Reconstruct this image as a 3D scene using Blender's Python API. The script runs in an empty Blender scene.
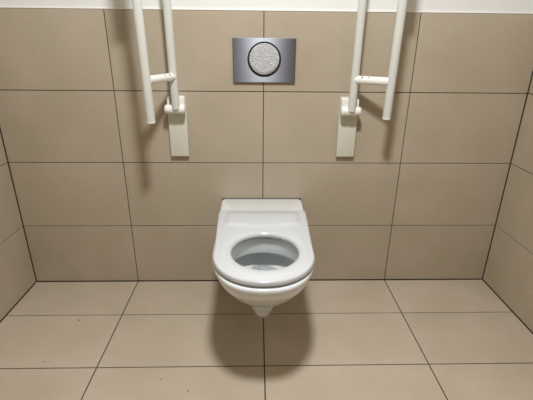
import bpy, bmesh, math, random
from mathutils import Vector, Matrix
random.seed(4)
C = bpy.context.scene.collection
S = bpy.context.scene

# ------------------------------------------------------------------ camera
CAM = Vector((-0.0295, -1.6822, 1.1017))
PITCH, YAW, ROLL, FPX = -0.3834, 0.0274, 0.0100, 404.42
fw = Vector((math.sin(YAW) * math.cos(PITCH), math.cos(YAW) * math.cos(PITCH), math.sin(PITCH)))
rt = Vector((math.cos(YAW), -math.sin(YAW), 0))
up = rt.cross(fw)
r2 = math.cos(ROLL) * rt + math.sin(ROLL) * up
u2 = -math.sin(ROLL) * rt + math.cos(ROLL) * up
cam = bpy.data.cameras.new('camera')
co = bpy.data.objects.new('camera', cam)
C.objects.link(co)
M = Matrix((r2, u2, -fw)).transposed().to_4x4()
M.translation = CAM
co.matrix_world = M
cam.sensor_fit = 'HORIZONTAL'
cam.sensor_width = 36
cam.lens = 36 * FPX / 533
cam.clip_start = 0.01
S.camera = co

# ------------------------------------------------------------------ light
w = bpy.data.worlds.new('world')
S.world = w
w.use_nodes = True
w.node_tree.nodes['Background'].inputs[0].default_value = (1, 0.97, 0.92, 1)
w.node_tree.nodes['Background'].inputs[1].default_value = 0.0


def area(name, loc, size, power, color, rot=(0, 0, 0)):
    l = bpy.data.lights.new(name, 'AREA')
    l.shape = 'DISK'
    l.size = size
    l.energy = power
    l.color = color
    o = bpy.data.objects.new(name, l)
    o.location = loc
    o.rotation_euler = rot
    C.objects.link(o)
    return o


area('ceiling_lamp', (0.012, -1.08, 2.13), 0.20, 33.5, (0.975, 1.0, 1.02))
S.view_settings.view_transform = 'Standard'
S.view_settings.look = 'None'
S.view_settings.exposure = 0.0
S.view_settings.gamma = 1.0
S.view_settings.use_curve_mapping = False
S.cycles.use_denoising = True
S.cycles.max_bounces = 10
S.cycles.diffuse_bounces = 4


# ------------------------------------------------------------------ materials
def mat(name, col, rough=0.5, metal=0.0, coat=0.0, spec=0.5):
    m = bpy.data.materials.new(name)
    m.use_nodes = True
    b = m.node_tree.nodes['Principled BSDF']
    b.inputs['Base Color'].default_value = (*col, 1)
    b.inputs['Roughness'].default_value = rough
    b.inputs['Metallic'].default_value = metal
    b.inputs['Coat Weight'].default_value = coat
    b.inputs['Coat Roughness'].default_value = 0.05
    b.inputs['Specular IOR Level'].default_value = spec
    return m


def nd(m, t, **kw):
    n = m.node_tree.nodes.new(t)
    for k, v in kw.items():
        setattr(n, k, v)
    return n


def tile_mat(name, col, rough, specks=()):
    """stone-look ceramic: cloudy tone drift, small grain, a slight tone of its own for each tile"""
    m = mat(name, col, rough)
    L = m.node_tree.links.new
    b = m.node_tree.nodes['Principled BSDF']
    tc = nd(m, 'ShaderNodeTexCoord')
    geo = nd(m, 'ShaderNodeNewGeometry')
    n1 = nd(m, 'ShaderNodeTexNoise')
    n1.inputs['Scale'].default_value = 4.5
    n1.inputs['Detail'].default_value = 5
    n2 = nd(m, 'ShaderNodeTexNoise')
    n2.inputs['Scale'].default_value = 90
    n2.inputs['Detail'].default_value = 3
    L(tc.outputs['Object'], n1.inputs['Vector'])
    L(tc.outputs['Object'], n2.inputs['Vector'])
    rmp = nd(m, 'ShaderNodeValToRGB')
    rmp.color_ramp.elements[0].position = 0.3
    rmp.color_ramp.elements[1].position = 0.7
    rmp.color_ramp.elements[0].color = (col[0] * .93, col[1] * .93, col[2] * .90, 1)
    rmp.color_ramp.elements[1].color = (col[0] * 1.06, col[1] * 1.06, col[2] * 1.09, 1)
    L(n1.outputs['Fac'], rmp.inputs['Fac'])
    v = nd(m, 'ShaderNodeMapRange')
    v.inputs['From Min'].default_value = 0.3
    v.inputs['From Max'].default_value = 0.7
    v.inputs['To Min'].default_value = 0.965
    v.inputs['To Max'].default_value = 1.035
    L(n2.outputs['Fac'], v.inputs['Value'])
    v2 = nd(m, 'ShaderNodeMapRange')
    v2.inputs['To Min'].default_value = 0.97
    v2.inputs['To Max'].default_value = 1.03
    L(geo.outputs['Random Per Island'], v2.inputs['Value'])
    mu = nd(m, 'ShaderNodeMath', operation='MULTIPLY')
    L(v.outputs[0], mu.inputs[0])
    L(v2.outputs[0], mu.inputs[1])
    last = mu.outputs[0]
    for (x, y, r) in specks:
        dd = nd(m, 'ShaderNodeVectorMath', operation='DISTANCE')
        dd.inputs[1].default_value = (x, y, 0)
        L(tc.outputs['Object'], dd.inputs[0])
        mr = nd(m, 'ShaderNodeMapRange')
        mr.inputs['From Min'].default_value = r * .6
        mr.inputs['From Max'].default_value = r
        mr.inputs['To Min'].default_value = 0.35
        mr.inputs['To Max'].default_value = 1.0
        L(dd.outputs['Value'], mr.inputs['Value'])
        m2 = nd(m, 'ShaderNodeMath', operation='MULTIPLY')
        L(last, m2.inputs[0])
        L(mr.outputs[0], m2.inputs[1])
        last = m2.outputs[0]
    sc = nd(m, 'ShaderNodeVectorMath', operation='SCALE')
    L(rmp.outputs['Color'], sc.inputs[0])
    L(last, sc.inputs['Scale'])
    L(sc.outputs[0], b.inputs['Base Color'])
    bp = nd(m, 'ShaderNodeBump')
    bp.inputs['Strength'].default_value = 0.05
    bp.inputs['Distance'].default_value = 0.002
    L(n2.outputs['Fac'], bp.inputs['Height'])
    L(bp.outputs['Normal'], b.inputs['Normal'])
    return m


WALL = tile_mat('beige wall tile', (0.455, 0.383, 0.285), 0.38)
FLOOR = tile_mat('beige floor tile', (0.50, 0.42, 0.32), 0.5,
                 specks=[(-0.768, -0.289, .006), (-0.80, -0.52, .004), (-0.357, -0.61, .004), (-0.258, -0.66, .004),
                         (-0.034, -0.42, .003), (0.012, -0.45, .003)])
GROUT = mat('dark tile grout', (0.07, 0.055, 0.035), 0.9)
FGROUT = mat('floor grout', (0.065, 0.05, 0.032), 0.9)
PLASTER = mat('white plaster', (0.80, 0.79, 0.76), 0.75)
CREAM = mat('cream ceiling bounce tint', (0.56, 0.42, 0.20), 0.8)  # unseen ceiling; colour chosen to warm the bounced light
BOUNCE_BROWN = mat('brown wall bounce tint', (0.24, 0.14, 0.05), 0.6)  # guessed brown for the unseen rear wall, picked to tint the fill light
CAULK = mat('white edge trim', (0.90, 0.89, 0.84), 0.4)
CERAMIC = mat('glazed ceramic', (0.755, 0.775, 0.77), 0.12, coat=0.4)
SEATM = mat('seat plastic', (0.60, 0.615, 0.625), 0.16, coat=0.3)
RUBBER = mat('dark rubber', (0.09, 0.085, 0.075), 0.7)
PAINT = mat('white powder coat', (0.63, 0.63, 0.575), 0.33)
PLASTW = mat('white nylon', (0.84, 0.83, 0.78), 0.3)
PLATEM = mat('cream bracket paint', (0.66, 0.64, 0.54), 0.4)
HOLE = mat('dark recess', (0.015, 0.015, 0.018), 0.5)
WATER = mat('water', (0.9, 0.95, 0.95), 0.02)
WATER.node_tree.nodes['Principled BSDF'].inputs['Transmission Weight'].default_value = 1.0
WATER.node_tree.nodes['Principled BSDF'].inputs['IOR'].default_value = 1.33

STEEL = mat('brushed steel', (0.24, 0.245, 0.27), 0.28, metal=1.0)
b = STEEL.node_tree.nodes['Principled BSDF']
b.inputs['Anisotropic'].default_value = 1.0
tg = nd(STEEL, 'ShaderNodeCombineXYZ')
tg.inputs[2].default_value = 1.0
STEEL.node_tree.links.new(tg.outputs[0], b.inputs['Tangent'])
tc = nd(STEEL, 'ShaderNodeTexCoord')
mp = nd(STEEL, 'ShaderNodeMapping')
mp.inputs['Scale'].default_value = (6, 6, 900)
nz = nd(STEEL, 'ShaderNodeTexNoise')
nz.inputs['Scale'].default_value = 1.0
bp = nd(STEEL, 'ShaderNodeBump')
bp.inputs['Strength'].default_value = 0.08
bp.inputs['Distance'].default_value = 0.001
for a, c in ((tc.outputs['Object'], mp.inputs[0]), (mp.outputs[0], nz.inputs['Vector']),
             (nz.outputs['Fac'], bp.inputs['Height']), (bp.outputs['Normal'], b.inputs['Normal'])):
    STEEL.node_tree.links.new(a, c)

BUTTON = mat('speckled steel', (0.60, 0.60, 0.615), 0.45, metal=0.6)
b = BUTTON.node_tree.nodes['Principled BSDF']
tc = nd(BUTTON, 'ShaderNodeTexCoord')
nz = nd(BUTTON, 'ShaderNodeTexNoise')
nz.inputs['Scale'].default_value = 260
nz.inputs['Detail'].default_value = 2
bp = nd(BUTTON, 'ShaderNodeBump')
bp.inputs['Strength'].default_value = 0.9
bp.inputs['Distance'].default_value = 0.006
for a, c in ((tc.outputs['Object'], nz.inputs['Vector']), (nz.outputs['Fac'], bp.inputs['Height']),
             (bp.outputs['Normal'], b.inputs['Normal'])):
    BUTTON.node_tree.links.new(a, c)


# ------------------------------------------------------------------ helpers
def obj(name, bm, mats, parent=None, smooth=True, angle=35):
    me = bpy.data.meshes.new(name)
    bmesh.ops.recalc_face_normals(bm, faces=bm.faces)
    if smooth:
        for f in bm.faces:
            f.smooth = True
        for e in bm.edges:
            if len(e.link_faces) == 2 and e.calc_face_angle(0) > math.radians(angle):
                e.smooth = False
    bm.to_mesh(me)
    bm.free()
    for m in (mats if isinstance(mats, (list, tuple)) else [mats]):
        me.materials.append(m)
    o = bpy.data.objects.new(name, me)
    C.objects.link(o)
    if parent:
        o.parent = parent
    return o


def thing(name, label, cat, loc, group=None):
    o = bpy.data.objects.new(name, None)
    o.empty_display_size = 0.05
    C.objects.link(o)
    o.location = loc
    o['label'] = label
    o['category'] = cat
    if group:
        o['group'] = group
    return o


def box(bm, lo, hi, bev=0.0, mi=0, seg=2):
    vs = [bm.verts.new((x, y, z)) for x in (lo[0], hi[0]) for y in (lo[1], hi[1]) for z in (lo[2], hi[2])]
    fs = []
    for q in ((0, 1, 3, 2), (4, 6, 7, 5), (0, 4, 5, 1), (2, 3, 7, 6), (0, 2, 6, 4), (1, 5, 7, 3)):
        f = bm.faces.new([vs[i] for i in q])
        f.material_index = mi
        fs.append(f)
    if bev:
        es = list({e for f in fs for e in f.edges})
        bmesh.ops.bevel(bm, geom=es, offset=bev, segments=seg, profile=0.5, affect='EDGES')


def loft(bm, rings, cap0=True, cap1=True, mi=0):
    R = [[bm.verts.new(p) for p in r] for r in rings]
    n = len(R[0])
    for a, b_ in zip(R, R[1:]):
        for i in range(n):
            f = bm.faces.new((a[i], a[(i + 1) % n], b_[(i + 1) % n], b_[i]))
            f.material_index = mi
    if cap0:
        bm.faces.new(R[0][::-1]).material_index = mi
    if cap1:
        bm.faces.new(R[-1]).material_index = mi
    return R


def lathe(bm, prof, origin, axis, n=32, mi=0):
    """prof: (radius, distance along axis)"""
    ax = Vector(axis).normalized()
    t = Vector((0, 0, 1)) if abs(ax.z) < .9 else Vector((1, 0, 0))
    e1 = ax.cross(t).normalized()
    e2 = ax.cross(e1)
    o = Vector(origin)
    loft(bm, [[o + ax * h + (e1 * math.cos(2 * math.pi * k / n) + e2 * math.sin(2 * math.pi * k / n)) * r
               for k in range(n)] for r, h in prof], mi=mi)


def sweep(bm, path, r, n=24):
    P = [Vector(p) for p in path]
    rings = []
    ref = None
    for i, p in enumerate(P):
        d = (P[min(i + 1, len(P) - 1)] - P[max(i - 1, 0)]).normalized()
        if ref is None:
            t = Vector((1, 0, 0)) if abs(d.x) < .9 else Vector((0, 1, 0))
            ref = (t - d * t.dot(d)).normalized()
        else:
            ref = (ref - d * ref.dot(d)).normalized()
        e2 = d.cross(ref)
        rr = r[i] if isinstance(r, (list, tuple)) else r
        rings.append([p + (ref * math.cos(2 * math.pi * k / n) + e2 * math.sin(2 * math.pi * k / n)) * rr for k in range(n)])
    loft(bm, rings)


# ------------------------------------------------------------------ room shell
XL, XR, YB = -1.0863, 1.0883, -3.3
ZT, ZC = 1.1934, 2.16
ROWS = [0, .2954, .5955, .8955, ZT]
G = 0.0017


def structure(o):
    o['kind'] = 'structure'
    return o


def tiles(bm, us, vs, place, gap=G, depth=0.006, edge=0.0016):
    """rectangular tiles between the joint lines us x vs; place(u, v, d) gives the 3D point d behind the surface"""
    for i in range(len(us) - 1):
        for j in range(len(vs) - 1):
            a, b_, c, d = us[i] + gap, us[i + 1] - gap, vs[j] + gap, vs[j + 1] - gap
            q = 0.0007
            rings = []
            for off, dp in ((0, depth), (0, q), (q, 0)):
                rings.append([place(a + off, c + off, dp), place(b_ - off, c + off, dp),
                              place(b_ - off, d - off, dp), place(a + off, d - off, dp)])
            loft(bm, rings, cap0=False, cap1=True, mi=0)


def quad(bm, pts, mi):
    bm.faces.new([bm.verts.new(p) for p in pts]).material_index = mi


JX = [XL + .0015, -.6, 0, .6, XR - .0015]
VZ = [.0018] + ROWS[1:]
# back wall: tiles to ZT, white plaster above
bm = bmesh.new()
tiles(bm, JX, VZ, lambda u, v, d: (u, d, v))
D = 0.003
box(bm, (XL - .1, D, -.1), (XR + .1, .12, ZT - .0005), mi=1)
box(bm, (XL - .1, .004, ZT - .0005), (XR + .1, .12, ZC + .1), mi=2)
structure(obj('wall_back', bm, [WALL, GROUT, PLASTER], smooth=False))
# side walls
YJ = [-.0015]
JY = sorted([-.0015, -.6, -1.2, -1.8, -2.4, -3.0, YB])
for side, X, s in (('left', XL, -1), ('right', XR, 1)):
    bm = bmesh.new()
    tiles(bm, JY, VZ, lambda u, v, d: (X + s * d, u, v))
    x0, x1 = sorted((X + s * D, X + s * .12))
    box(bm, (x0, YB - .1, -.1), (x1, D - .0005, ZT), mi=1)
    x0, x1 = sorted((X + s * .004, X + s * .12))
    box(bm, (x0, YB - .1, ZT), (x1, D - .0005, ZC + .1), mi=2)
    structure(obj('wall_' + side, bm, [WALL, GROUT, PLASTER], smooth=False))
bm = bmesh.new()
box(bm, (XL, YB - .12, 0), (XR, YB - .004, ZC))
structure(obj('wall_front', bm, [BOUNCE_BROWN], smooth=False))
# floor
bm = bmesh.new()
FY = [-.0018, -.2555]
while FY[-1] > YB + .3:
    FY.append(FY[-1] - .2963)
FY.append(YB)
tiles(bm, JX, sorted(FY), lambda u, v, d: (u, v, -d), gap=.0022)
box(bm, (XL - .1, YB - .1, -.1), (XR + .1, .1, -.0025), mi=1)
structure(obj('floor', bm, [FLOOR, FGROUT], smooth=False))
bm = bmesh.new()
box(bm, (XL - .1, YB - .1, ZC), (XR + .1, .1, ZC + .1))
structure(obj('ceiling', bm, CREAM, smooth=False))
# thin white sealing strip along the tiles' top edge
bm = bmesh.new()
box(bm, (XL, -.001, ZT - .0005), (XR, .004, ZT + .0045), bev=.0008)
structure(obj('trim_1', bm, CAULK, smooth=False))


# ------------------------------------------------------------------ toilet
TX = -0.005
N = 160


def lerp_table(tab, t):
    if t <= tab[0][0]:
        return tab[0][1:]
    for a, b_ in zip(tab, tab[1:]):
        if t <= b_[0]:
            k = (t - a[0]) / (b_[0] - a[0])
            return [p + (q - p) * k for p, q in zip(a[1:], b_[1:])]
    return tab[-1][1:]


def outline(wr, wm, yr, ym, yf, ex=2.25, rc=0.012, cy=-0.45, n=N, shrink=0.0):
    """closed plan outline: flat rear edge at yr (half width wr), sides running to half width wm at ym, a rounded
    front reaching yf; n points by angle about (0, cy)"""
    wr, wm, yr, yf = wr - shrink, wm - shrink, yr - shrink, yf + shrink
    pts = []
    for k in range(9):
        a = math.pi / 2 * k / 8
        pts.append((wr - rc + rc * math.sin(a), yr - rc + rc * math.cos(a)))
    m = 14
    for k in range(1, m):
        t = k / m
        y = yr - rc + (ym - yr + rc) * t
        pts.append((wr + (wm - wr) * (t * t * (3 - 2 * t)), y))
    for k in range(0, 49):
        a = math.pi / 2 * k / 48
        pts.append((wm * abs(math.cos(a)) ** (2 / ex), ym - (ym - yf) * abs(math.sin(a)) ** (2 / ex)))
    full = pts + [(-x, y) for x, y in reversed(pts[:-1])]
    out = []
    for k in range(n):
        a = 2 * math.pi * k / n
        dx, dy = math.sin(a), math.cos(a)
        best = None
        for i in range(len(full)):
            x1, y1 = full[i]
            x2, y2 = full[(i + 1) % len(full)]
            ex_, ey_ = x2 - x1, y2 - y1
            den = dx * ey_ - dy * ex_
            if abs(den) < 1e-12:
                continue
            t = ((x1) * ey_ - (y1 - cy) * ex_) / den
            u = ((x1) * dy - (y1 - cy) * dx) / den
            if t > 0 and -1e-6 <= u <= 1 + 1e-6 and (best is None or t > best):
                best = t
        out.append((dx * best, cy + dy * best))
    return out


def ell(cx, cy, a, b_, n=N, c0=-0.45, ex=2.0):
    """ellipse points seen under the same angles about (0, c0)"""
    out = []
    for k in range(n):
        t = 2 * math.pi * k / n
        dx, dy = math.sin(t), math.cos(t)
        lo, hi = 0.0, 1.0
        for _ in range(40):
            m_ = (lo + hi) / 2
            x, y = dx * m_, c0 + dy * m_
            if (abs(x - cx) / a) ** ex + (abs(y - cy) / b_) ** ex < 1:
                lo = m_
            else:
                hi = m_
        out.append((dx * lo, c0 + dy * lo))
    return out


toilet = thing('wall_hung_toilet', 'white wall-hung toilet with open seat and no lid below the flush plate', 'toilet', (TX, 0, 0))
rings = []
R3 = lambda pts, z: [(x, y, z) for x, y in pts]
ZB, ZR = .2017, .415
for i in range(34):
    q = (i / 33) ** 1.35
    z = ZB + .0012 + (ZR - ZB - .0012) * q
    t = (z - ZB) / (ZR - ZB)
    g = 1 - (1 - t) ** 1.72
    gf = (1 - (1 - t) ** 1.45) ** (1 / 1.15)
    wm = .1680 * g
    wr = .1755 * min(1, g * 1.15)
    ym = -.377 - .083 * t
    yf = min(-.459 - .244 * gf, ym - .01)
    rings.append(R3(outline(wr, wm, -.004, ym, yf, ex=2.4, rc=min(.012, wr * .3), cy=-.33), z))
rings.append(R3(outline(.1755, .1705, -.004, -.46, -.709, ex=2.4, cy=-.33), .4165))
for k in range(0, 6):
    a = math.pi / 2 * k / 5
    rings.append(R3(outline(.1755, .1715, -.004, -.46, -.710, ex=2.4, cy=-.33, shrink=.005 * (1 - math.cos(a))),
                    ZR + .007 + .009 * math.sin(a)))
n_out = len(rings)
RC, RA, RB = -.515, .128, .135
e = lambda a, b_, z, cy=RC: R3(ell(0, cy, a, b_, c0=-.45), z)


def reparam(pts, c):
    return pts


rings.append(e(RA + .012, RB + .012, .430))
rings.append(e(RA + .004, RB + .004, .4285))
rings.append(e(RA, RB, .424))
rings.append(e(RA, RB, .400))
rings.append(e(RA + .001, RB + .001, .374))
for a, b_, z, cy in ((.132, .139, .366, -.515), (.139, .160, .3645, -.4945), (.141, .175, .352, -.477), (.118, .167, .325, -.460),
                     (.098, .150, .311, -.450), (.080, .115, .300, -.458), (.052, .080, .275, -.445), (.034, .048, .240, -.42)):
    rings.append(e(a, b_, z, cy))
bm = bmesh.new()
loft(bm, rings)
obj_body = obj('ceramic_bowl', bm, CERAMIC, toilet, angle=60)
# trap bulge under the bowl
bm = bmesh.new()
tb = []
for z, wx, y0, y1 in ((.1075, .015, -.410, -.385), (.109, .024, -.418, -.36), (.113, .032, -.425, -.32), (.120, .039, -.432, -.28),
                      (.132, .046, -.438, -.25), (.150, .053, -.443, -.24), (.175, .060, -.449, -.23), (.205, .067, -.455, -.22),
                      (.235, .070, -.468, -.22)):
    yc, wy = (y0 + y1) / 2, (y1 - y0) / 2
    tb.append([(wx * math.sin(2 * math.pi * k / 48), yc + wy * math.cos(2 * math.pi * k / 48), z) for k in range(48)])
loft(bm, tb)
obj('trap_outlet', bm, CERAMIC, toilet, angle=70)
# rear boxed pipe section reaching the wall below the shelf
bm = bmesh.new()
box(bm, (-.088, -.30, .15), (.088, -.004, .30), bev=.03, seg=4)
obj('drain_housing', bm, CERAMIC, toilet)
# water in the bowl
bm = bmesh.new()
wp = [(x, y, .2985) for x, y in ell(0, -.457, .077, .110, n=64, c0=-.457)]
bm.faces.new([bm.verts.new(p) for p in wp])
obj('water', bm, WATER, toilet)
# dark sealing pad between ceramic and wall
bm = bmesh.new()
box(bm, (-.1765, -.0045, .26), (.1765, -.0002, .4320), bev=.001)
obj('sealing_pad', bm, RUBBER, toilet, smooth=False)


# seat ring
def seat_out(sh):
    return outline(.1735, .1640, -.185, -.530, -.704, ex=2.08, rc=.008, cy=-.45, shrink=sh)


def seat_in(gr):
    return ell(.004, -.516, .1095 + gr, .119 + gr, c0=-.45, ex=2.05)


rings = [R3(seat_in(.004), .4380), R3(seat_in(.001), .439), R3(seat_in(.000), .446), R3(seat_in(.0015), .4515),
         R3(seat_in(.005), .4545)]
rings = rings
A, B = seat_in(.008), seat_out(.014)


def seat_top(x, y, t):
    z = .4560 + .0035 * math.sin(math.pi * t) ** 1
    # raised bridge across the rear, ending in a soft curved step
    edge = -.338 - .012 * (1 - (x / .135) ** 2)
    s = min(1, max(0, (y - edge) / .009))
    s = s * s * (3 - 2 * s)
    wx = min(1, max(0, (.150 - abs(x)) / .03))
    wx = wx * wx * (3 - 2 * wx)
    back = min(1, max(0, (-.200 - y) / .05))
    back = back * back * (3 - 2 * back)
    return z + .0065 * s * wx * back


K = 40
for k in range(K + 1):
    t = k / K
    rings.append([(a[0] + (b_[0] - a[0]) * t, a[1] + (b_[1] - a[1]) * t,
                   seat_top(a[0] + (b_[0] - a[0]) * t, a[1] + (b_[1] - a[1]) * t, t)) for a, b_ in zip(A, B)])
for sh, z in ((.009, .4558), (.005, .4548), (.002, .4530), (.0006, .4505), (.0, .4425), (.0004, .4402), (.0015, .4386), (.012, .4380)):
    rings.append(R3(seat_out(sh), z))
rings.append(rings[0])
bm = bmesh.new()
RR = loft(bm, rings, cap0=False, cap1=False)
bmesh.ops.remove_doubles(bm, verts=bm.verts, dist=1e-6)
seat = obj('toilet_seat', bm, SEATM, toilet, angle=70)
for sx in (-1, 1):
    bm = bmesh.new()
    lathe(bm, [(.0, .0), (.012, 0), (.013, .003), (.013, .0078), (0, .0078)], (sx * .075, -.25, .4300), (0, 0, 1), 20)
    obj('hinge_post', bm, SEATM, seat)
for sx, sy in ((-.135, -.46), (.135, -.46), (-.06, -.655), (.06, -.655)):
    bm = bmesh.new()
    lathe(bm, [(.0, .0), (.007, 0), (.008, .002), (.008, .0082), (0, .0082)], (sx, sy, .4298), (0, 0, 1), 16)
    obj('seat_buffer', bm, RUBBER, seat)

# ------------------------------------------------------------------ flush plate
PX, PZ = .0022, 1.0152
fp = thing('flush_plate', 'brushed steel flush plate with one round button on the tiled wall', 'flush plate', (PX, 0, PZ))
bm = bmesh.new()
HW, HH, TH = .1228, .082, .012
nn = 96
BR, BZ = .0655, .004


def rect_ring(hw, hh, y):
    out = []
    for k in range(nn):
        a = 2 * math.pi * k / nn
        dx, dz = math.sin(a), math.cos(a)
        # corners kept by snapping the nearest samples onto them
        t = min(hw / abs(dx) if abs(dx) > 1e-9 else 9, (hh - BZ * (1 if dz > 0 else -1)) / abs(dz) if abs(dz) > 1e-9 else 9)
        out.append([dx * t, y, BZ + dz * t])
    for cx in (-hw, hw):
        for cz in (-hh, hh):
            j = min(range(nn), key=lambda i: (out[i][0] - cx) ** 2 + (out[i][2] - cz) ** 2)
            out[j] = [cx, y, cz]
    return [tuple(p) for p in out]


def circ(r, y, zc=BZ):
    return [(r * math.sin(2 * math.pi * k / nn), y, zc + r * math.cos(2 * math.pi * k / nn)) for k in range(nn)]


rings = [rect_ring(HW, HH, -.0002), rect_ring(HW, HH, -TH + .001), rect_ring(HW - .001, HH - .001, -TH),
         circ(BR + .0006, -TH), circ(BR, -TH + .0006), circ(BR, -.004)]
loft(bm, rings, cap0=True, cap1=False)
obj('cover_frame', bm, STEEL, fp, angle=30)
bm = bmesh.new()
loft(bm, [circ(BR - .0001, -.001), circ(BR - .0001, -.0045)])
obj('button_recess', bm, HOLE, fp)
bm = bmesh.new()
loft(bm, [circ(.0585, -.0045, BZ + .0020), circ(.0585, -.0098, BZ + .0020), circ(  .0575, -.0106, BZ + .0020),
          circ(.045, -.0114, BZ + .0020), circ(.022, -.0118, BZ + .0020), circ(.003, -.012, BZ + .0020)])
obj('flush_button', bm, BUTTON, fp, angle=50)


# ------------------------------------------------------------------ fold-up grab rails
def grab_rail(sgn, cx, ox, oy, ix, label, zb):
    """cx centre of bracket; (ix) and (ox, oy) where the inner and outer tube stand; sgn +1 = right one"""
    t = thing('grab_rail', label, 'grab rail', (cx, 0, .634), 'white fold-up grab rails either side of the toilet')
    Z0 = -.634
    X = lambda x: x - cx
    # wall bracket
    bm = bmesh.new()
    box(bm, (-.038, -.019, -.005), (.038, -.0003, .245), bev=.003, seg=3)
    br = obj('wall_bracket', bm, PLATEM, t)
    zb += Z0
    # ears standing up behind the barrel: a wide one on the inner side, a thin one on the outer
    bm = bmesh.new()
    a, b_ = sorted((-sgn * .0375, -sgn * .0085))
    box(bm, (a, -.050, zb - .012), (b_, -.017, zb + .050), bev=.006, seg=4)
    obj('lug', bm, PLASTW, t)
    bm = bmesh.new()
    a, b_ = sorted((sgn * .0225, sgn * .0315))
    box(bm, (a, -.050, zb - .012), (b_, -.017, zb + .046), bev=.003, seg=3)
    obj('lug', bm, PLASTW, t)
    # barrel
    bm = bmesh.new()
    h0, h1 = -.039, .040
    rb = .0175
    lathe(bm, [(rb - .003, 0), (rb, .003), (rb, .064), (rb - .0015, .0648), (rb - .0015, .0662), (rb, .067),
               (rb, .074), (rb - .002, .078), (rb - .007, .080)], (-sgn * .039, -.050, zb), (sgn, 0, 0), 40)
    obj('hinge_barrel', bm, PLASTW, t, angle=50)
    # saddle collar where the tube enters
    bi = Vector((X(ix), -.066, zb + .012))
    # one bent tube: up from the barrel, round the top, down in front
    rT = .0156
    top = 1.62 + Z0
    out = Vector((X(ox), oy, 0))
    inn = Vector((X(ix), -.062, 0))
    d = (out - inn)
    half = d.length / 2
    dn = d.normalized()
    mid = (inn + out) / 2
    path = [(inn.x, -.061, zb + .003), (inn.x, -.0615, zb + .018), (inn.x, -.062, zb + .035)]
    for k in range(0, 13):
        path.append((inn.x, inn.y, zb + .05 + (top - zb - .05) * k / 12))
    for k in range(1, 16):
        a = math.pi * k / 16
        p = mid - dn * half * math.cos(a)
        path.append((p.x, p.y, top + half * math.sin(a)))
    zend = (.812 if sgn < 0 else .815) + Z0
    for k in range(0, 13):
        path.append((out.x, out.y, top + (zend - top) * k / 12))
    lean = lambda P: [(q[0] + sgn * .013 * (q[2] - zb), q[1], q[2]) for q in P]
    extra = .008 * sgn
    path = [(q[0] + (extra * (q[2] - zend) if i > 30 else extra * .8 * min(1, max(0, (i - 15) / 15))), q[1], q[2])
            for i, q in enumerate(lean(path))]
    bm = bmesh.new()
    sweep(bm, path, rT, 28)
    tube = obj('support_tube', bm, PAINT, t, angle=50)
    bm = bmesh.new()
    lathe(bm, [(rT + .0004, .004), (rT + .0004, -.001), (rT - .003, -.004), (.001, -.0045)], (out.x, out.y, zend), (0, 0, 1), 28)
    obj('end_cap', bm, PLASTW, t)
    # short crossbar between the two tubes
    zc = (.9575 if sgn < 0 else .951) + Z0
    bm = bmesh.new()
    e0, e1 = inn + dn * .004, out - dn * .006
    sweep(bm, [(e0.x + (e1.x - e0.x) * k / 8, e0.y + (e1.y - e0.y) * k / 8, zc) for k in range(9)], (.0148 if sgn < 0 else .0158), 24)
    cb = obj('crossbar', bm, PLASTW, t, angle=50)
    for f, rh in ((.24, .0034), (.42, .0022)):
        p = inn.lerp(out, f)
        side = Vector((dn.y, -dn.x, 0))
        if side.y > 0:
            side = -side
        nv = (side * .7 + Vector((0, 0, .7))).normalized()
        c = Vector((p.x, p.y, zc)) + nv * (.0148 if sgn < 0 else .0158)
        bm = bmesh.new()
        lathe(bm, [(.0001, -.001), (rh, -.001), (rh, .0004), (.0001, .0006)], c, nv, 12)
        obj('screw_hole', bm, HOLE, cb)
    # guessed pad high on the outer tube, unseen, added for the wide wall shadow
    bm = bmesh.new()
    lathe(bm, [(rT, 0), (.022, .003), (.028, .012), (.028, .24), (.022, .25), (rT, .253)], (out.x + sgn * (.012 if sgn > 0 else .020), out.y, (1.295 if sgn < 0 else 1.25) + Z0), (0, 0, 1), 32)
    obj('added_grip', bm, PAINT, t, angle=50)
    return t


grab_rail(-1, -.351, -.4085, -.215, -.3455, 'white fold-up grab rail on the wall left of the flush plate', .832)
grab_rail(1, .350, .470, -.137, .351, 'white fold-up grab rail on the wall right of the flush plate', .827)
